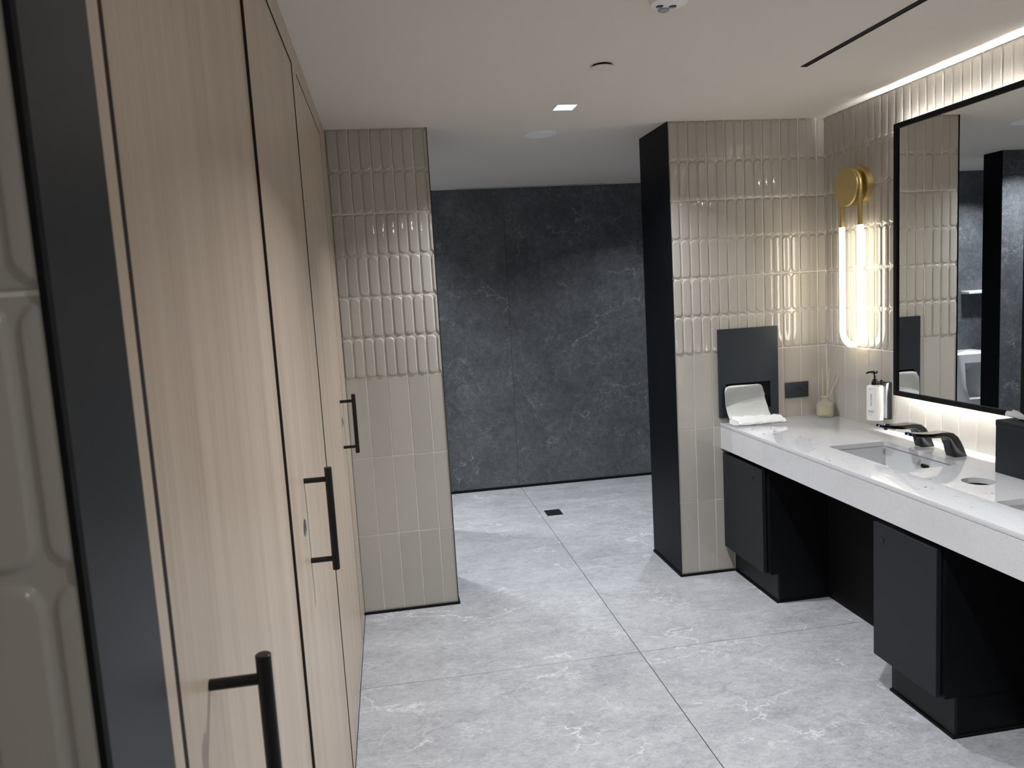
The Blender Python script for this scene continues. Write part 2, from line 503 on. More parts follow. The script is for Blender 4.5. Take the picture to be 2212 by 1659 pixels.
# stone walls of the far room
wb = struct(box('wall_back', (-1.35, YB + 0.008, 0), (2.62, FY, H), M['stone_joint']), 'dark grey marbled stone wall at the far end')
for x0, x1 in ((-1.35, -0.2405), (-0.2395, 0.9815), (0.9830, 2.2035), (2.2065, 2.62)):
    box('stone_panel', (x0, YB, 0.0), (x1, YB + 0.008, H), M['slab'], wb, 0.0008)
was = struct(box('wall_alcove_screen', (-1.35, 5.158, 0), (0.129, 5.322, H), M['dark_grout']), 'stone screen wall beside the urinal, seen in the mirror')
box('stone_panel', (-1.35, 5.152, 0.0), (0.129, 5.158, H), M['slab'], was)
box('stone_panel', (-1.35, 5.322, 0.0), (0.129, 5.328, H), M['slab'], was)
box('end_cap', (0.129, 5.150, 0.0), (0.134, 5.330, H), M['black_end'], was)
wal = struct(box('wall_alcove_left', (-1.35, YJ + 0.004, 0), (-1.20, YB, H), M['slab']), 'dark stone side wall of the urinal alcove')
war = struct(box('wall_alcove_right', (XV, YJ + 0.004, 0), (2.62, YB, H), M['slab']), 'dark stone side wall of the far room')
wbh = struct(box('wall_behind', (-1.35, -2.35, 0), (2.62, -2.20, H), M['paint']), 'painted wall behind the camera')
wlr = struct(box('wall_entry_left', (-1.35, -2.20, 0), (-1.20, 0.585, H), M['paint']), 'painted side wall of the entry')

# wood wall on the left
wl = struct(box('wall_left', (-1.35, 0.733, 0), (XL - 0.022, YT + TG, H), M['gap']), 'wood-faced wall of full-height toilet doors')
WB = 0.008      # gap under the panels
def wood(name, y0, y1, z0, z1, parent, back=0.0):
    return box(name, (XL - 0.022, y0, z0), (XL - back, y1, z1), M['wood'], parent, 0.0006)
DT = 2.363
wood('stile', 0.7335, 0.763, WB, H, wl)
wood('stile', 1.650, 1.7745, WB, H, wl)
wood('stile', 2.5555, 2.6715, WB, H, wl)
wood('stile', 3.6015, YT - 0.001, WB, H, wl)
for y0, y1 in ((0.763, 1.650), (1.7745, 2.5555), (2.6715, 3.6015)):
    wood('header', y0, y1, DT + 0.004, H, wl)
for y0, y1, bk in ((0.763, 0.780, 0.0015), (1.641, 1.650, 0.0003), (1.7745, 1.7810, 0.003), (2.551, 2.5555, 0.0003), (2.6715, 2.673, 0.002), (3.600, 3.6015, 0.0004)):
    box('gap_shade_strip', (XL - 0.022, y0 + 0.0002, WB), (XL - bk, y1 - 0.0002, DT + 0.002), M['gap'], wl)  # solid dark filler strips: shade of the door gaps painted in
for y0, y1 in ((0.763, 1.650), (1.7745, 2.5555), (2.6715, 3.6015)):
    box('gap_shade_strip', (XL - 0.022, y0, DT + 0.0003), (XL - 0.0003, y1, DT + 0.0038), M['gap'], wl)
dls = ['wood door nearest the camera, its black bar handle cut by the bottom edge', 'middle wood door with black bar handle and round lock', 'far wood door next to the tiled partition with black bar handle']
for n, (y0, y1, hy, ly, bk) in enumerate(((0.780, 1.641, 0.899, None, 0.005), (1.7810, 2.551, 1.927, 1.858, 0.0025), (2.673, 3.600, 3.436, 3.490, 0.0012))):
    d = struct(wood('door_%d' % (n + 1), y0, y1, WB + 0.004, DT, None, bk), dls[n])
    bx = XL + 0.058
    h = obj('handle', bm_rod(bmesh.new(), (bx, hy, 0.950), (bx, hy, 1.214), 0.0092, 20, 0.0012), M['handle'], d)
    h['label'] = 'black metal bar pull handle'
    for z in (0.979, 1.184):
        obj('standoff', bm_rod(bmesh.new(), (XL - bk, hy, z), (bx - 0.006, hy, z), 0.0068, 16), M['handle'], h)
    if ly:
        lk = obj('lock', bm_lathe(bmesh.new(), (XL - bk, ly, 1.085), [(0, 0), (0.021, 0), (0.021, 0.0015), (0.018, 0.0028), (0, 0.0028)], 28, (1, 0, 0)), M['steel'], d)
        box('lock_slot', (XL - bk + 0.0026, ly - 0.0016, 1.078), (XL - bk + 0.0034, ly + 0.0016, 1.092), M['black_matte'], lk)

# black skirting trims
struct(box('baseboard_far_left', (XL + 0.0005, YT - 0.010, 0.0), (XA + 0.006, YT + 0.0, Z0 + 0.0005), M['black_matte'], None, 0.001), 'thin black floor trim under the left tiled partition')
struct(box('baseboard_far_left_end', (XA, YT, 0.0), (XA + 0.006, YJ, Z0), M['black_matte']), 'thin black floor trim on the left partition end')
struct(box('baseboard_far_right', (XB - 0.006, YT - 0.010, 0.0), (CF + 0.06, YT, Z0 + 0.0005), M['black_matte'], None, 0.001), 'thin black floor trim under the right tiled partition')
struct(box('baseboard_far_right_end', (XB - 0.007, YT, 0.0), (XB, YJ, Z0), M['black_matte']), 'thin black floor trim under the black partition end')
struct(box('baseboard_back', (-1.20, YB - 0.009, 0.0), (XV, YB, 0.020), M['black_matte']), 'thin black floor trim along the far stone wall')
struct(box('trim_1', (XL - 0.001, YT - 0.006, Z0), (XL + 0.003, YT + 0.004, H), M['steel']), 'slim metal corner trim between the wood wall and tiles')

# ------------------------------------------------------------------ ceiling fittings
t = thing('downlight', 'small square recessed ceiling light, glowing bluish white', 'light', (0.878, 3.554, H))
x, y = 0.878, 3.554
bm = bmesh.new()
for a, b in (((-.050, -.056), (.050, -.052)), ((-.050, .052), (.050, .056)), ((-.050, -.052), (-.046, .052)), ((.046, -.052), (.050, .052))):
    bm_box(bm, (x + a[0], y + a[1], H - 0.003), (x + b[0], y + b[1], H + 0.001))
obj('trim', bm, M['white_plastic'], t)
box('lens', (x - .046, y - .052, H - 0.0015), (x + .046, y + .052, H + 0.0005), M['lamp_glass'], t)

t = thing('ceiling_speaker', 'round white ceiling speaker just past the square light', 'speaker', (0.877, 4.140, H))
obj('rim', bm_lathe(bmesh.new(), (0.877, 4.140, H), [(0.074, -0.003), (0.078, -0.0065), (0.090, -0.004), (0.091, 0.0)], 48), M['white_plastic'], t)
obj('grille', bm_lathe(bmesh.new(), (0.877, 4.140, H), [(0, -0.0045), (0.0745, -0.0035), (0.0745, 0.0)], 48), M['speaker_mesh'], t)

t = thing('sprinkler_cover', 'flat round sprinkler cover plate hanging just below the ceiling', 'sprinkler', (0.872, 2.913, H))
obj('plate', bm_lathe(bmesh.new(), (0.872, 2.913, H), [(0, -0.007), (0.041, -0.007), (0.0418, -0.0105), (0.040, -0.0115), (0, -0.0115)], 40), M['paint'], t)
obj('neck', bm_lathe(bmesh.new(), (0.872, 2.913, H), [(0.036, 0.0), (0.036, -0.007), (0, -0.007)], 32), M['black_matte'], t)

sx, sy = 0.872, 2.222
t = thing('occupancy_sensor', 'white domed ceiling occupancy sensor with two dark eyes, cut by the top edge', 'sensor', (sx, sy, H))
obj('housing', bm_lathe(bmesh.new(), (sx, sy, H), [(0, -0.034), (0.040, -0.034), (0.052, -0.029), (0.060, -0.014), (0.062, 0.0)], 48), M['white_plastic'], t)
for dx in (-0.020, 0.020):
    e = obj('eye', bm_lathe(bmesh.new(), (sx + dx - 0.006, sy + 0.006, H - 0.0345), [(0, 0.001), (0.0105, 0.001), (0.0105, -0.001), (0, -0.001)], 24), M['black_matte'], t)
    bm = bmesh.new()
    for k in (-0.004, 0.0, 0.004):
        bm_box(bm, (sx + dx - 0.006 - 0.0085, sy + 0.006 + k - 0.0007, H - 0.0366), (sx + dx - 0.006 + 0.0085, sy + 0.006 + k + 0.0007, H - 0.0354))
    obj('louver', bm, M['grey_plastic'], e)
obj('lens', bm_lathe(bmesh.new(), (sx - 0.004, sy + 0.032, H - 0.0335), [(0.018, 0.001), (0.016, -0.004), (0.010, -0.007), (0, -0.008)], 28), M['grey_plastic'], t)

t = thing('slot_diffuser', 'long black linear air slot in the ceiling in front of the mirror', 'air vent', (1.722, 2.18, H))
bm = bmesh.new()
for a, b in ((1.708, 1.712), (1.732, 1.736)): bm_box(bm, (a, 1.40, H - 0.002), (b, 2.965, H + 0.001))
bm_box(bm, (1.708, 2.961, H - 0.002), (1.736, 2.965, H + 0.001))
obj('frame', bm, M['black_matte'], t)
box('slot', (1.712, 1.40, H - 0.0008), (1.732, 2.961, H + 0.001), M['black_matte'], t)
t = thing('slot_diffuser', 'thin dark linear air slot in the ceiling at the far stone wall', 'air vent', (1.21, 6.136, H))
box('slot', (0.60, 6.130, H - 0.001), (1.82, 6.142, H + 0.001), M['black_matte'], t)

# floor drain
t = thing('floor_drain', 'square black slotted floor drain near the far wall', 'drain', (1.094, 5.370, 0))
bm = bmesh.new()
dx0, dx1, dy0, dy1 = 1.036, 1.152, 5.300, 5.438
for lo, hi in (((dx0, dy0), (dx1, dy0 + .010)), ((dx0, dy1 - .010), (dx1, dy1)), ((dx0, dy0 + .010), (dx0 + .010, dy1 - .010)), ((dx1 - .010, dy0 + .010), (dx1, dy1 - .010))):
    bm_box(bm, (lo[0], lo[1], 0.0), (hi[0], hi[1], 0.003))
obj('frame', bm, M['black_laminate'], t)
box('sump', (dx0 + .004, dy0 + .004, 0.0002), (dx1 - .004, dy1 - .004, 0.0008), M['black_matte'], t)
for k in range(7):
    xx = dx0 + 0.016 + k * 0.0128
    box('slat', (xx, dy0 + .010, 0.0008), (xx + 0.006, dy1 - .010, 0.0026), M['black_laminate'], t)

# ------------------------------------------------------------------ vanity: counter, sinks, cabinets
def boolean(me_bm, cutters):
    o = bpy.data.objects.new('tmp', finish(me_bm, 'tmp', None, 0)); COL.objects.link(o)
    cs = []
    for c in cutters:
        k = bpy.data.objects.new('cut', finish(c, 'cut', None, 0)); COL.objects.link(k); cs.append(k)
        md = o.modifiers.new('b', 'BOOLEAN'); md.object = k; md.operation = 'DIFFERENCE'; md.solver = 'EXACT'
    dg = bpy.context.evaluated_depsgraph_get()
    me = bpy.data.meshes.new_from_object(o.evaluated_get(dg))
    for k in cs + [o]: bpy.data.objects.remove(k, do_unlink=True)
    bm = bmesh.new(); bm.from_mesh(me); bpy.data.meshes.remove(me)
    return bm

def rrect(x0, x1, y0, y1, r, n=5):
    pts = []
    for cx, cy, a0 in ((x1 - r, y1 - r, 0), (x0 + r, y1 - r, 90), (x0 + r, y0 + r, 180), (x1 - r, y0 + r, 270)):
        for k in range(n + 1):
            a = math.radians(a0 + 90 * k / n); pts.append((cx + r * math.cos(a), cy + r * math.sin(a)))
    return pts

CY0 = 0.10
SINKS = [(1.920, 2.198, 2.640, 3.141), (1.920, 2.198, 1.672, 2.173)]
BINS = [(2.058, 2.406, 0.054)]
top = thing('countertop', 'long white polished quartz vanity countertop with a deep front apron', 'countertop', (2.07, 2.1, CA))
bm = bmesh.new()
bm_box(bm, (CF, CY0, CZ - 0.020), (XV - 0.0005, YT - 0.0005, CZ), 0.0022, 2)
cut = [bm_prism(bmesh.new(), rrect(a, b, c, d, 0.012, 3), CZ - 0.05, CZ + 0.05, 'z') for a, b, c, d in SINKS]
cut += [bm_tube(bmesh.new(), [(x, y, CZ - 0.05), (x, y, CZ + 0.05)], r, 40) for x, y, r in BINS]
bm = boolean(bm, cut)
obj('slab', bm, M['quartz'], top, 30)
box('apron', (CF + 0.0012, CY0, CA), (CF + 0.0212, YT - 0.0005, CZ - 0.0208), M['quartz'], top, 0.0008)
for n, (x0, x1, y0, y1) in enumerate(SINKS):
    lab = ('white undermount rectangular sink basin below the two black faucets', 'white undermount rectangular sink basin in front of the tissue box, cut by the right edge')[n]
    t = thing('sink', lab, 'sink', ((x0 + x1) / 2, (y0 + y1) / 2, CZ - 0.16), 'undermount sinks in the countertop')
    bm = bmesh.new()
    loops = []
    e = 0.006
    for dz, ins, r in ((-0.0205, -e - 0.015, 0.03), (-0.0205, -e, 0.028), (-0.030, -e, 0.028), (-0.120, 0.010, 0.034), (-0.138, 0.020, 0.036), (-0.147, 0.040, 0.040)):
        loops.append([bm.verts.new((px, py, CZ + dz)) for px, py in rrect(x0 + ins, x1 - ins, y0 + ins, y1 - ins, r, 6)])
    for a, b in zip(loops, loops[1:]):
        k = len(a)
        for i in range(k): bm.faces.new((a[i], a[(i + 1) % k], b[(i + 1) % k], b[i]))
    bm.faces.new(loops[-1])
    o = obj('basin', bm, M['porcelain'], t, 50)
    cx, cy = (x0 + x1) / 2, (y0 + y1) / 2
    obj('drain', bm_lathe(bmesh.new(), (cx, cy, CZ - 0.147), [(0, 0.004), (0.016, 0.0035), (0.024, 0.001), (0.026, 0.0)], 24), M['chrome'], t)
    # overflow slot in the basin's rear wall
    ox = x1 + e - 0.009
    oc = cy - 0.030
    bm = bmesh.new()
    bm_prism(bm, rrect(oc - 0.029, oc + 0.029, CZ - 0.068, CZ - 0.046, 0.0105, 5), ox - 0.0045, ox + 0.012, 'x')
    ov = obj('overflow', bm, M['chrome'], t)
    bm_prism(bm := bmesh.new(), rrect(oc - 0.025, oc + 0.025, CZ - 0.0645, CZ - 0.0495, 0.0072, 5), ox - 0.0052, ox - 0.004, 'x')
    obj('overflow_slot', bm, M['black_matte'], ov)
# waste chute ring under the round hole
t = thing('waste_chute', 'round waste chute opening in the countertop beside the tissue box', 'waste bin', (BINS[0][0], BINS[0][1], CZ - 0.2))
bx_, by_, br_ = BINS[0]
obj('sleeve', bm_lathe(bmesh.new(), (bx_, by_, CZ), [(br_ + 0.004, -0.0205), (br_, -0.0205), (br_, -0.15), (br_ + 0.004, -0.15)], 40), M['black_matte'], t)

# splashes of water on the counter front
bm = bmesh.new()
rs = random.Random(3)
for k in range(130):
    if k < 60: x, y = 1.80 + rs.random() * 0.13, 3.15 + rs.gauss(0.25, 0.2)
    elif k < 95: x, y = 1.765 + rs.random() * 0.14, 2.62 + rs.random() * 0.55
    else: x, y = 1.79 + rs.random() * 0.20, 2.10 + rs.random() * 0.40
    if any(a - .01 < x < b + .01 and c - .01 < y < d + .01 for a, b, c, d in SINKS) or y > 3.8 or x < 1.765: continue
    if math.hypot(x - bx_, y - by_) < br_ + .01: continue
    r = 0.0012 + rs.random() ** 2 * 0.0042
    s = 0.6 + rs.random() * 1.2
    n = 10
    top_r = [bm.verts.new((x + r * s * math.cos(6.283 * i / n), y + r / s * math.sin(6.283 * i / n), CZ + 0.0001)) for i in range(n)]
    mid = [bm.verts.new((x + .7 * r * s * math.cos(6.283 * i / n), y + .7 * r / s * math.sin(6.283 * i / n), CZ + 0.30 * r)) for i in range(n)]
    c = bm.verts.new((x, y, CZ + 0.38 * r))
    for i in range(n):
        bm.faces.new((top_r[i], top_r[(i + 1) % n], mid[(i + 1) % n], mid[i])); bm.faces.new((mid[i], mid[(i + 1) % n], c))
o = obj('water_splashes', bm, M['water'], None, 80)
o['kind'] = 'stuff'; tag(o, 'small drops of splashed water on the white countertop', 'water')

# knee-space back panel
t = thing('knee_panel', 'black recessed panel closing the knee space under the countertop', 'panel', (2.105, 2.1, 0))
box('panel', (2.096, CY0, 0.0), (2.116, YT - 0.001, CA - 0.022), M['black_matte'], t)

def cabinet(y0, y1, dy0, dy1, lock_y, label, name='vanity_cabinet'):
    t = thing(name, label, 'cabinet', (1.93, (y0 + y1) / 2, 0), 'black cabinets under the vanity counter')
    bm = bmesh.new()
    bm_box(bm, (1.7835, y0, 0.150), (2.0955, y1, 0.676))
    obj('body', bm, M['black_carcass'], t)
    d = box('door', (1.7605, dy0, 0.151), (1.7795, dy1, 0.679), M['black_laminate'], t, 0.0008)
    lk = obj('lock', bm_lathe(bmesh.new(), (1.7605, lock_y, 0.620), [(0.0, 0.003), (0.0095, 0.003), (0.0105, 0.001), (0.0105, -0.001)], 24, (-1, 0, 0)), M['black_chrome'], d)
    box('toe_kick', (1.832, y0 + 0.003, 0.0), (2.0955, y1 - 0.003, 0.150), M['black_carcass'], t)
    box('toe_kick_front', (1.822, y0 + 0.003, 0.0), (1.832, y1 - 0.003, 0.150), M['black_laminate'], t)
    bm = bmesh.new()
    bm_box(bm, (1.815, y0 - 0.002, 0.0), (1.8222, y1, 0.010))
    bm_box(bm, (1.8222, y0 - 0.002, 0.0), (2.0955, y0 + 0.0032, 0.010))
    obj('floor_strip', bm, M['black_matte'], t)
    return t
cabinet(3.434, YT - 0.004, 3.462, YT - 0.006, 3.562, 'black cabinet under the counter against the tiled partition')
cabinet(2.222, 2.560, 2.238, 2.580, 2.527, 'black cabinet under the counter nearer the camera, standing free between knee spaces')

# ------------------------------------------------------------------ mirror
MY0, MY1, MZ0, MZ1 = 2.513, 3.277, 1.031, 2.277
t = thing('mirror', 'tall rectangular backlit mirror in a black frame over the sink', 'mirror', (XV, (MY0 + MY1) / 2, MZ0))
bm = bmesh.new()
fw = 0.0215
xf, xb = XV - 0.048, XV - 0.029
for lo, hi in (((MY0, MZ0), (MY1, MZ0 + fw)), ((MY0, MZ1 - fw), (MY1, MZ1)), ((MY0, MZ0 + fw), (MY0 + fw, MZ1 - fw)), ((MY1 - fw, MZ0 + fw), (MY1, MZ1 - fw))):
    bm_box(bm, (xf, lo[0], lo[1]), (xb, hi[0], hi[1]))
obj('frame', bm, M['black_matte'], t)
box('glass', (XV - 0.040, MY0 + fw - .002, MZ0 + fw - .002), (XV - 0.036, MY1 - fw + .002, MZ1 - fw + .002), M['mirror'], t)
box('back_box', (XV - 0.0355, MY0 + 0.05, MZ0 + 0.07), (XV - 0.0050, MY1 - 0.05, MZ1 - 0.07), M['white_plastic'], t)
box('backing', (XV - 0.0355, MY0 + 0.004, MZ0 + 0.004), (XV - 0.0295, MY1 - 0.004, MZ1 - 0.004), M['white_plastic'], t)
for z0, z1 in ((MZ0 + 0.0685, MZ0 + 0.070), (MZ1 - 0.070, MZ1 - 0.0685)):
    box('light_strip', (XV - 0.0175, MY0 + 0.02, z0), (XV - 0.0060, MY1 - 0.02, z1), M['led'], t)

mirror_root = t
for k, lab in ((1, 'second backlit mirror along the counter, unseen past the right edge, added for its light'), (2, 'third backlit mirror along the counter, unseen nearest the camera, added for its light')):  # unseen copies added so their strips light the room
    c = copy_tree(mirror_root); c.location.y -= 0.968 * k; c['label'] = lab; c['group'] = 'backlit mirrors over the counter'
mirror_root['group'] = 'backlit mirrors over the counter'
# ------------------------------------------------------------------ wall light
SY, SZ = 3.584, 2.044
t = thing('wall_sconce', 'brass wall light with a long glowing U-shaped tube between the corner and the mirror', 'wall light', (XV, SY, SZ))
obj('wall_plate', bm_lathe(bmesh.new(), (XV, SY, SZ), [(0, 0.036), (0.090, 0.036), (0.0955, 0.034), (0.0965, 0.0)], 64, (-1, 0, 0)), M['brass'], t)
obj('front_disc', bm_lathe(bmesh.new(), (XV, SY, SZ), [(0, 0.082), (0.090, 0.082), (0.0955, 0.084), (0.0955, 0.092), (0.094, 0.0935), (0, 0.0935)], 64, (-1, 0, 0)), M['brass'], t)
obj('stem', bm_rod(bmesh.new(), (XV - 0.03, SY, SZ), (XV - 0.085, SY, SZ), 0.012, 20), M['brass'], t)
tr, sep, tx = 0.0128, 0.0765, XV - 0.063
zt = 1.850; zb = 1.240 + 0.0145 + sep
pts = [(tx, SY - sep, zt)] + [(tx, SY - sep, zt + (SZ - zt) * k / 4) for k in range(1, 4)]
pts += [(tx, SY - sep * math.cos(math.pi * k / 16), SZ + sep * math.sin(math.pi * k / 16)) for k in range(17)]
pts += [(tx, SY + sep, zt + (SZ - zt) * k / 4) for k in (3, 2, 1, 0)]
obj('brass_tube', bm_tube(bmesh.new(), pts, tr, 20), M['brass'], t)
pts = [(tx, SY - sep, zt - 0.0005)] + [(tx, SY - sep, zt + (zb - zt) * k / 6) for k in range(1, 6)]
pts += [(tx, SY - sep * math.cos(math.pi * k / 20), zb - sep * math.sin(math.pi * k / 20)) for k in range(21)]
pts += [(tx, SY + sep, zt + (zb - zt) * k / 6) for k in (5, 4, 3, 2, 1)] + [(tx, SY + sep, zt - 0.0005)]
obj('glow_tube', bm_tube(bmesh.new(), pts, 0.0145, 20), M['tube'], t)

t['group'] = 'wall lights beside the mirrors'
c = copy_tree(t); c.location.y = 0.29; c['label'] = 'brass U-shaped wall light at the near counter end, unseen past the right edge, added for its light'  # unseen sconce copy added as warm fill on the wood wall
# ------------------------------------------------------------------ paper towel dispenser
PX0, PX1, PZ0, PZ1 = 1.746, 2.090, 0.872, 1.356
t = thing('towel_dispenser', 'dark recessed paper towel dispenser plate on the tiled wall above the counter end', 'dispenser', (1.918, YT, PZ0))
QX0, QX1, QZ0, QZ1 = 1.785, 2.043, 0.915, 1.058
bm = bmesh.new()
yf, yb = YT - 0.016, YT - 0.0035
for lo, hi in (((PX0, QZ1), (PX1, PZ1)), ((PX0, PZ0), (PX1, QZ0)), ((PX0, QZ0), (QX0, QZ1)), ((QX1, QZ0), (PX1, QZ1))):
    bm_box(bm, (lo[0], yf, lo[1]), (hi[0], yb, hi[1]))
bmesh.ops.remove_doubles(bm, verts=bm.verts[:], dist=1e-5)
obj('face_plate', bm, M['plate'], t)
box('recess', (QX0, YT - 0.0045, QZ0), (QX1, YT - 0.003, QZ1), M['black_matte'], t)
# hanging sheet
bm = bmesh.new()
rs = random.Random(5)
rows = [(1.0465, 1.800, 1.968, 3.8905), (1.040, 1.778, 1.984, 3.884), (1.020, 1.769, 1.989, 3.880), (0.985, 1.769, 1.996, 3.877), (0.950, 1.769, 2.003, 3.874), (0.930, 1.771, 2.008, 3.871), (0.900, 1.775, 2.013, 3.864), (0.880, 1.776, 2.018, 3.852), (0.868, 1.779, 2.022, 3.840)]
def sheet(bm, rows, n, amp, th=0.0008):
    G = []
    for j, (z, a, b, y) in enumerate(rows):
        row = []
        for i in range(n + 1):
            s = i / n
            row.append((a + (b - a) * s, y + amp * math.sin(s * 7 + j * 0.6) + amp * 0.6 * math.sin(s * 17 + j * 1.3), z + amp * 0.5 * math.sin(s * 5 + j)))
        G.append(row)
    F = [[bm.verts.new(p) for p in r] for r in G]; B = [[bm.verts.new((p[0], p[1] + th, p[2] + th * 0.5)) for p in r] for r in G]
    for L, fl in ((F, False), (B, True)):
        for a, b in zip(L, L[1:]):
            for i in range(n):
                q = (a[i], a[i + 1], b[i + 1], b[i]); bm.faces.new(q[::-1] if fl else q)
    for i in range(n):
        bm.faces.new((F[0][i], B[0][i], B[0][i + 1], F[0][i + 1])); bm.faces.new((F[-1][i], F[-1][i + 1], B[-1][i + 1], B[-1][i]))
    for j in range(len(rows) - 1):
        bm.faces.new((F[j][0], F[j + 1][0], B[j + 1][0], B[j][0])); bm.faces.new((F[j][n], B[j][n], B[j + 1][n], F[j + 1][n]))
tw = thing('paper_towel', 'white paper towel hanging from the dispenser slot and folded onto the countertop', 'paper towel', (1.90, 3.86, CZ))
sheet(bm, rows, 16, 0.0016)
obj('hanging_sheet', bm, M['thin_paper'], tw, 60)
# upper ply, ends in a slanted torn edge across the sheet
bm = bmesh.new()
G = []
for j in range(5):
    s = j / 4
    row = []
    for i in range(13):
        u = i / 12
        zt_ = 1.045 - 0.008 * (1 - u) * (1 if j == 0 else 0)
        zl = 0.934 + 0.042 * min(1, u * 3.2) ** 0.6 * 0.55 + 0.030 * u
        z = zt_ + (zl - zt_) * s
        a = 1.7685; b = 1.983 + 0.016 * s * (1 - 0.2)
        if j == 0: a, b = 1.785, 1.975
        row.append(bm.verts.new((a + (b - a) * u, 3.8800 - 0.0095 * s - 0.0012 * math.sin(u * 9 + j), z)))
    G.append(row)
for a, b in zip(G, G[1:]):
    for i in range(12): bm.faces.new((a[i], a[i + 1], b[i + 1], b[i]))
bmesh.ops.solidify(bm, geom=bm.faces[:], thickness=0.0007)
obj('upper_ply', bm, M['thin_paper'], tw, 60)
# crumpled fold lying on the counter
bm = bmesh.new()
G = []
prof = [(0.010, 0.030), (0.000, 0.026), (-0.022, 0.022), (-0.042, 0.016), (-0.052, 0.008), (-0.050, 0.0012), (-0.030, 0.001), (0.010, 0.001), (0.045, 0.0012), (0.048, 0.012), (0.030, 0.024)]
N = 26
for i in range(N + 1):
    s = i / N
    x = 1.776 + 0.283 * s
    sh = 0.0 if s < 0.93 else (s - 0.93) * 0.25
    row = []
    for k, (dy, dz) in enumerate(prof):
        wob = 0.0022 * math.sin(s * 23 + k * 1.1) + 0.0016 * math.sin(s * 51 + k * 2.3)
        wid = 1.0 if s > 0.10 else 0.75 + 2.5 * s
        row.append(bm.verts.new((x + 0.02 * (dy < -0.03) * (1 - s) + 0.004 * math.sin(k * 2.1) * (s > 0.97), 3.812 + dy * wid - sh * 0.4 + 0.010 * s + wob * (0.3 + (dz > 0.003)), CZ + 0.0012 + max(0.0, 1.45 * dz * (1.0 - 0.25 * s) + wob * (dz > 0.003)))))
    G.append(row)
K = len(prof)
for a, b in zip(G, G[1:]):
    for k in range(K): bm.faces.new((a[k], a[(k + 1) % K], b[(k + 1) % K], b[k]))
bm.faces.new(G[0]); bm.faces.new(G[-1][::-1])
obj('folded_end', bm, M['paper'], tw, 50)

# ------------------------------------------------------------------ power outlet
OX, OZ = 2.205, 0.994
t = thing('power_outlet', 'dark grey power outlet plate on the tiles beside the towel dispenser', 'outlet', (OX, YT, OZ))
box('plate', (OX - 0.0685, YT - 0.008, OZ - 0.043), (OX + 0.0685, YT - 0.0008, OZ + 0.043), M['outlet'], t, 0.0015, 2)
rc = box('receptacle', (OX - 0.0035, YT - 0.0105, OZ - 0.022), (OX + 0.0435, YT - 0.008, OZ + 0.026), M['outlet'], t, 0.0008)
for k, cx_ in enumerate((OX + 0.009, OX + 0.031)):
    for lo, hi in (((-.0035, .012), (.0035, .0145)), ((-.0035, -.0085), (.0035, -.006))):
        box('blade_slot', (cx_ + lo[0], YT - 0.0109, OZ + .002 + lo[1]), (cx_ + hi[0], YT - 0.0103, OZ + .002 + hi[1]), M['black_matte'], rc)
    obj('ground_hole', bm_rod(bmesh.new(), (cx_ + 0.007 * (1 - 2 * k), YT - 0.0109, OZ + 0.005), (cx_ + 0.007 * (1 - 2 * k), YT - 0.0103, OZ + 0.005), 0.0028, 14), M['black_matte'], rc)
for z in (-0.005, 0.009):
    pass
box('reset_button', (OX + 0.0155, YT - 0.0116, OZ - 0.006), (OX + 0.0245, YT - 0.0105, OZ + 0.010), M['black_laminate'], rc, 0.0004)

# ------------------------------------------------------------------ reed diffuser
DX, DY = 2.325, 3.830
t = thing('reed_diffuser', 'small frosted glass reed diffuser with yellow oil in the counter corner', 'diffuser', (DX, DY, CZ))
outer = [(0, 0.0), (0.041, 0.0), (0.0445, 0.004), (0.0445, 0.062), (0.042, 0.072), (0.034, 0.081), (0.022, 0.087), (0.017, 0.092), (0.0165, 0.104), (0.0225, 0.107), (0.0235, 0.110), (0.022, 0.1125)]
inner = [(0.0125, 0.1125), (0.0125, 0.092), (0.020, 0.083), (0.032, 0.077), (0.0395, 0.069), (0.0415, 0.060), (0.0415, 0.008), (0, 0.008)]
obj('bottle', bm_lathe(bmesh.new(), (DX, DY, CZ + 0.0004), outer + inner, 40), M['frosted'], t, 40)
obj('scented_oil', bm_lathe(bmesh.new(), (DX, DY, CZ), [(0, 0.0095), (0.039, 0.0095), (0.0408, 0.012), (0.0408, 0.050), (0, 0.050)], 36), M['oil'], t, 40)
cz_ = CZ + 0.012
for bx0, by0, tip in ((-0.008, 0.006, (2.312, 3.832, 1.110)), (0.004, -0.004, (2.352, 3.828, 1.108)), (0.000, 0.000, (2.409 - 0.02, 3.800, 1.075))):
    obj('reed', bm_rod(bmesh.new(), (DX + bx0 * 1.0 + (DX - tip[0]) * 0.25, DY + by0, cz_), tip, 0.0021, 8), M['reed'], t)
for k in range(6):
    pass
bm = bmesh.new()
for k in range(6):     # a short printed line low on the bottle
    ang = math.radians(20 + 22 + k * 4.6)
    c0 = Vector((DX - 0.0448 * math.cos(ang), DY - 0.0448 * math.sin(ang), CZ + 0.010))
    tdir = Vector((math.sin(ang), -math.cos(ang), 0)); n = Vector((-math.cos(ang), -math.sin(ang), 0))
    h = 0.0016
    q = [c0 - tdir * 0.0013, c0 + tdir * 0.0013, c0 + tdir * 0.0013 + Vector((0, 0, h)), c0 - tdir * 0.0013 + Vector((0, 0, h))]
    a = [bm.verts.new(v) for v in q]; b = [bm.verts.new(v + n * 0.0002) for v in q]
    bm.faces.new(b)
    for i in range(4): bm.faces.new((a[i], a[(i + 1) % 4], b[(i + 1) % 4], b[i]))
obj('printed_line', bm, M['ink'], t)

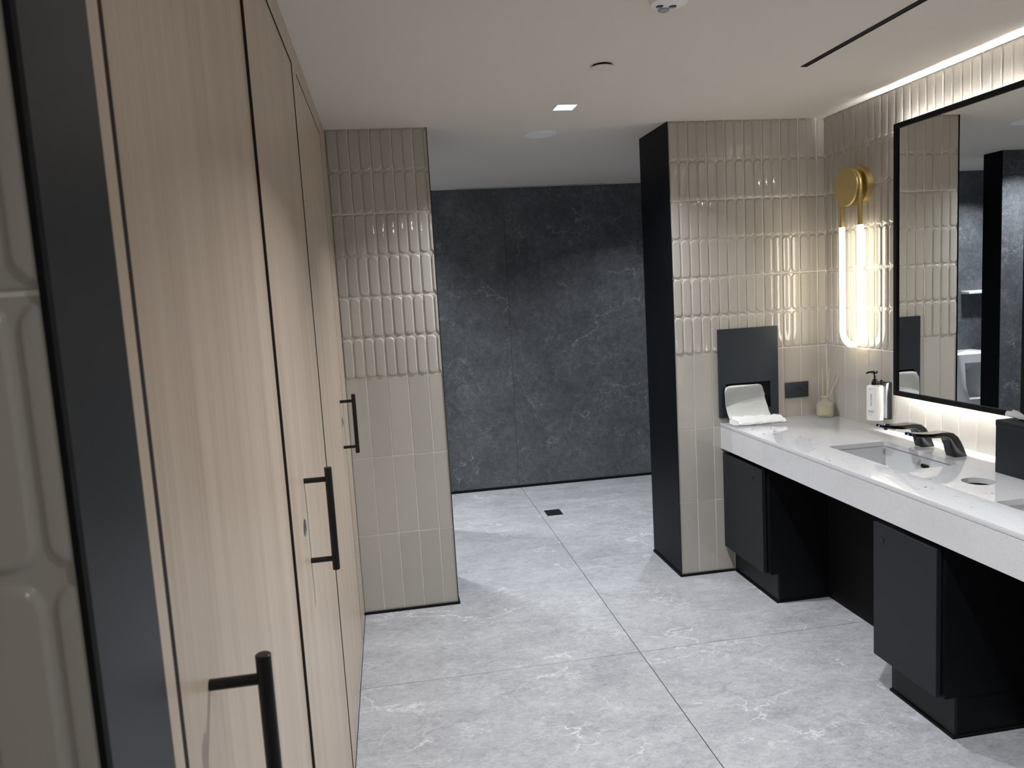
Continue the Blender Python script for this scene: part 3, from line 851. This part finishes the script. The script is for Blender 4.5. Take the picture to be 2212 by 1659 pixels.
# ------------------------------------------------------------------ soap bottle on its wall bracket
BX, BY, BZ0, BZ1, BR = 2.322, 3.388, 0.896, 1.066, 0.0375
t = thing('soap_bottle', 'white lotion bottle with black pump held by a wall bracket', 'soap dispenser', (BX, BY, BZ0))
obj('bottle', bm_lathe(bmesh.new(), (BX, BY, 0), [(0, BZ0), (BR - 0.004, BZ0), (BR - 0.001, BZ0 + 0.002), (BR, BZ0 + 0.006), (BR, BZ1 - 0.006), (BR - 0.002, BZ1 - 0.002), (BR - 0.006, BZ1), (0.018, BZ1 + 0.003), (0, BZ1 + 0.003)], 48), M['bottle'], t)
pm = obj('pump', bm_lathe(bmesh.new(), (BX, BY, BZ1), [(0, 0.002), (0.0155, 0.002), (0.0155, 0.021), (0.011, 0.023), (0.011, 0.031), (0.0055, 0.032), (0.0055, 0.058), (0.0, 0.058)], 28), M['black_gloss'], t)
bm = bmesh.new()
nd = Vector((-0.45, 0.89, 0)).normalized()
c = Vector((BX, BY, BZ1 + 0.066))
bm_tube(bm, [c - nd * 0.011 + Vector((0, 0, .001)), c, c + nd * 0.018, c + nd * 0.036 + Vector((0, 0, -.004)), c + nd * 0.044 + Vector((0, 0, -.010))], [0.0065, 0.0075, 0.006, 0.0045, 0.003], 14)
bm_lathe(bm, (BX, BY, BZ1 + 0.056), [(0, 0), (0.0085, 0), (0.0085, 0.010), (0.006, 0.014), (0, 0.014)], 20)
obj('nozzle', bm, M['black_gloss'], pm)
# printed label wrapped round the front of the bottle
def wrap_text(body, size, phi0, zc, rot=False, spacing=1.0, align='CENTER'):
    cu = bpy.data.curves.new('label', 'FONT'); cu.body = body; cu.size = size; cu.align_x = align; cu.align_y = 'CENTER'
    cu.space_character = spacing; cu.extrude = 0.0
    o = bpy.data.objects.new('label', cu); COL.objects.link(o)
    bpy.context.view_layer.update()
    me = bpy.data.meshes.new_from_object(o.evaluated_get(bpy.context.evaluated_depsgraph_get()))
    bpy.data.objects.remove(o, do_unlink=True)
    for v in me.vertices:
        X, Y = v.co.x, v.co.y
        s, tt = (-Y, X) if rot else (X, Y)
        ph = phi0 + s / BR
        rr = BR + 0.0003
        v.co = Vector((BX - rr * math.cos(ph), BY - rr * math.sin(ph), zc + tt))
    me.materials.clear(); me.materials.append(M['ink'])
    return me
bt = [o for o in t.children if o.name.startswith('bottle')][0]
VA = math.radians(55.3)
o = obj('lettering', wrap_text('APOTHEKE', 0.0118, VA - math.radians(26), 1.000, True, 1.03), None, bt)
bm = bmesh.new()
def greek(phi0, z, widths, h=0.0017):
    ph = phi0
    for wd in widths:
        if wd > 0:
            n = Vector((-math.cos(ph), -math.sin(ph), 0)); td = Vector((math.sin(ph), -math.cos(ph), 0))
            c0 = Vector((BX, BY, z)) + n * (BR + 0.0003)
            q = [c0, c0 + td * wd, c0 + td * wd + Vector((0, 0, h)), c0 + Vector((0, 0, h))]
            bm.faces.new([bm.verts.new(v) for v in q])
        ph += abs(wd) / BR
rs = random.Random(9)
def line(total):
    out = []; s = 0
    while s < total:
        a = 0.0007 + rs.random() * 0.0008; out += [a, -0.0004]; s += a + 0.0004
        if rs.random() < 0.13: out.append(-0.0012); s += 0.0012
    return out
greek(VA - 0.80, 1.0515, line(0.013) + [-0.002] + line(0.003))
greek(VA - 0.95, 0.9455, line(0.029), 0.0021)
greek(VA - 0.95, 0.9415, line(0.033), 0.0021)
greek(VA - 0.85, 0.9360, line(0.023), 0.0021)
greek(VA - 0.88, 0.9250, line(0.022), 0.0018)
obj('fine_print', bm, M['ink'], bt, 0)['kind'] = 'stuff'
t2 = thing('bottle_bracket', 'black and silver wall bracket behind the white lotion bottle', 'bracket', (XV - 0.02, BY, BZ0))
box('back_plate', (XV - 0.024, BY - 0.036, BZ0 + 0.002), (XV - 0.0012, BY + 0.036, BZ1 + 0.014), M['black_gloss'], t2, 0.002, 2)
box('channel', (XV - 0.0285, BY - 0.034, BZ0 + 0.008), (XV - 0.024, BY + 0.034, BZ1 + 0.010), M['steel'], t2, 0.002, 2)
bm = bmesh.new()
bm_prism(bm, [(XV - 0.0415, BY - 0.028), (XV - 0.041, BY + 0.028), (BX, BY + 0.017), (BX - 0.016, BY), (BX, BY - 0.017)], BZ1 + 0.0055, BZ1 + 0.0105, 'z')
bm_rod(bm, (BX + 0.026, BY - 0.014, BZ1 + 0.010), (BX + 0.026, BY - 0.014, BZ1 + 0.028), 0.005, 14)
obj('lock_collar', bm, M['black_gloss'], t)
for z in (BZ0 + 0.045, BZ0 + 0.13):
    obj('screw', bm_rod(bmesh.new(), (XV - 0.012, BY - 0.0375, z), (XV - 0.012, BY - 0.0355, z), 0.003, 12), M['black_chrome'], t2)

# ------------------------------------------------------------------ faucets
def faucet_mesh():
    """sections along the path from the foot to the tip; each section a rounded rectangle (half width in y, half thickness)"""
    bm = bmesh.new()
    path = [  # x, z, normal angle handled from tangent, half width, half thickness
        (2.270, CZ + 0.0005, 0.0300, 0.0300), (2.262, CZ + 0.022, 0.0290, 0.0280), (2.251, CZ + 0.050, 0.0280, 0.0255),
        (2.240, CZ + 0.072, 0.0275, 0.0225), (2.226, CZ + 0.087, 0.0275, 0.0175), (2.206, CZ + 0.0945, 0.0275, 0.0130),
        (2.180, CZ + 0.0960, 0.0275, 0.0105), (2.145, CZ + 0.0965, 0.0270, 0.0090), (2.110, CZ + 0.0995, 0.0260, 0.0080),
        (2.078, CZ + 0.1040, 0.0250, 0.0072), (2.056, CZ + 0.1075, 0.0235, 0.0066), (2.050, CZ + 0.1085, 0.0205, 0.0050)]
    rings = []
    n = len(path)
    for i, (x, z, hw, ht) in enumerate(path):
        a = Vector((path[max(i - 1, 0)][0], 0, path[max(i - 1, 0)][1])); b = Vector((path[min(i + 1, n - 1)][0], 0, path[min(i + 1, n - 1)][1]))
        d = (b - a).normalized()
        if i == 0: d = Vector((0, 0, 1))
        nn = Vector((d.z, 0, -d.x))              # perpendicular in the xz plane, pointing to +x / up
        r = min(hw, ht) * 0.35
        ring = []
        for py, pn in rrect(-hw, hw, -ht, ht, r, 4):
            dish = 0.0
            if i >= 5 and pn > 0: dish = -0.0022 * (1 - (py / hw) ** 2)
            ring.append(bm.verts.new(Vector((x, 0, z)) + Vector((0, py, 0)) - nn * (pn + dish) * (-1)))
        rings.append(ring)
    for a, b in zip(rings, rings[1:]):
        k = len(a)
        for i in range(k): bm.faces.new((a[i], a[(i + 1) % k], b[(i + 1) % k], b[i]))
    bm.faces.new(rings[0]); bm.faces.new(rings[-1])
    return bm
labs = ['black chrome touchless faucet farther along the counter, blue light at its tip', 'black chrome touchless faucet nearer the tissue box, blue light at its tip']
f0 = thing('faucet', labs[1], 'faucet', (2.270, 2.776, CZ), 'black touchless faucets')
def shifted(bm, y):
    bmesh.ops.translate(bm, verts=bm.verts[:], vec=(0, y, 0)); return bm
obj('body', shifted(faucet_mesh(), 2.776), M['black_chrome'], f0, 45)
obj('indicator_light', bm_lathe(bmesh.new(), (2.0505, 2.776, CZ + 0.1075), [(0, 0.0015), (0.0026, 0.001), (0.003, -0.002)], 14, (-1, 0, 0)), M['blue_led'], f0)
obj('outlet', bm_rod(bmesh.new(), (2.082, 2.776, CZ + 0.088), (2.081, 2.776, CZ + 0.099), 0.0075, 18), M['black_gloss'], f0)
obj('sensor_window', bm_lathe(bmesh.new(), (2.186, 2.776, CZ + 0.0835), [(0, -0.0015), (0.009, -0.001), (0.010, 0.003)], 20), M['black_gloss'], f0)
f1 = copy_tree(f0); f1.location = (2.285, 2.985, CZ); f1['label'] = labs[0]

# ------------------------------------------------------------------ tissue box with a tissue
TX0, TX1, TY0, TY1 = 2.200, 2.345, 2.235, 2.497
t = thing('tissue_box', 'black lidded tissue box standing on the counter at the right edge', 'tissue box', ((TX0 + TX1) / 2, (TY0 + TY1) / 2, CZ))
box('box_body', (TX0 + 0.002, TY0 + 0.002, CZ + 0.0004), (TX1 - 0.002, TY1 - 0.002, CZ + 0.178), M['black_laminate'], t, 0.003, 2)
bm = bmesh.new()
bm_box(bm, (TX0, TY0, CZ + 0.175), (TX1, TY1, CZ + 0.201), 0.006, 3)
obj('lid', bm, M['black_laminate'], t)
obj('opening', bm_prism(bmesh.new(), rrect(TX0 + 0.045, TX1 - 0.045, TY0 + 0.06, TY1 - 0.045, 0.025, 6), CZ + 0.2008, CZ + 0.2014, 'z'), M['black_matte'], t)
bm = bmesh.new()
n = 30
G = []
cx, cy = 2.276, 2.372
for j in range(9):
    row = []
    s = j / 8
    for i in range(n + 1):
        u = i / n
        rise = math.sin(min(1.0, s * 1.35) * math.pi * 0.62)          # up out of the slot, then flopping over to the front
        y = cy + 0.098 - 0.215 * u + 0.010 * math.sin(s * 5 + u * 9)
        x = cx - 0.006 + 0.012 * math.sin(u * 14 + s * 2.0) * s - 0.070 * s ** 1.6 * (0.72 + 0.28 * math.sin(u * 8.5 + 0.4))
        z = CZ + 0.2018 + 0.036 * rise * (0.70 + 0.30 * math.sin(u * 10 + 1.2)) + 0.0035 * math.sin(u * 31 + s * 6) * s
        z = max(z, CZ + 0.2022)
        row.append(bm.verts.new((x, y, z)))
    G.append(row)
for a, b in zip(G, G[1:]):
    for i in range(n): bm.faces.new((a[i], a[i + 1], b[i + 1], b[i]))
bmesh.ops.solidify(bm, geom=bm.faces[:], thickness=0.0008)
ts = obj('tissue', bm, M['paper'], None, 70)
tag(ts, 'crumpled white tissue pulled out on top of the black box', 'tissue')

# ------------------------------------------------------------------ urinal and shelf in the far alcove (seen in the mirror)
UX, UY = -0.300, YB
t = thing('urinal', 'white porcelain urinal on the far stone wall, seen in the mirror', 'urinal', (UX, UY, 0.36))
bm = bmesh.new()
secs = [(0.870, 0.195, 0.300, 0.02), (0.862, 0.200, 0.312, 0.03), (0.74, 0.195, 0.318, 0.05), (0.58, 0.185, 0.330, 0.07), (0.46, 0.165, 0.340, 0.09), (0.40, 0.13, 0.31, 0.10), (0.37, 0.08, 0.22, 0.08)]
rings = []
for z, hw, dep, r in secs:
    rings.append([bm.verts.new((UX + px, UY - 0.001 - py, z)) for px, py in rrect(-hw, hw, 0.0, dep, min(r, hw * 0.9), 6)])
for a, b in zip(rings, rings[1:]):
    k = len(a)
    for i in range(k): bm.faces.new((a[i], a[(i + 1) % k], b[(i + 1) % k], b[i]))
bm.faces.new(rings[0]); bm.faces.new(rings[-1])
cutter = bmesh.new()
cr = []
for yy, s, top in ((-0.36, 1.0, 0.80), (-0.20, 0.80, 0.76), (-0.10, 0.55, 0.70)):
    cr.append([cutter.verts.new((UX + 0.128 * s * px, UY + yy, z_)) for px, z_ in ((-1.05, top), (1.05, top), (1.0, 0.60), (0.75, 0.475), (-0.75, 0.475), (-1.0, 0.60))])
for a, b in zip(cr, cr[1:]):
    for i in range(6): cutter.faces.new((a[i], a[(i + 1) % 6], b[(i + 1) % 6], b[i]))
cutter.faces.new(cr[0]); cutter.faces.new(cr[-1])
bm = boolean(bm, [cutter])
obj('bowl', bm, M['urinal'], t, 40)
obj('flush_spout', bm_rod(bmesh.new(), (UX, UY - 0.015, 0.869), (UX, UY - 0.015, 0.965), 0.016, 18), M['chrome'], t)
t = thing('alcove_shelf', 'slim pale ledge on the stone wall above the urinal, seen in the mirror', 'shelf', (-0.62, YB, 1.383))
box('ledge', (-0.86, YB - 0.10, 1.370), (-0.388, YB - 0.0005, 1.398), M['white_plastic'], t, 0.004, 2)
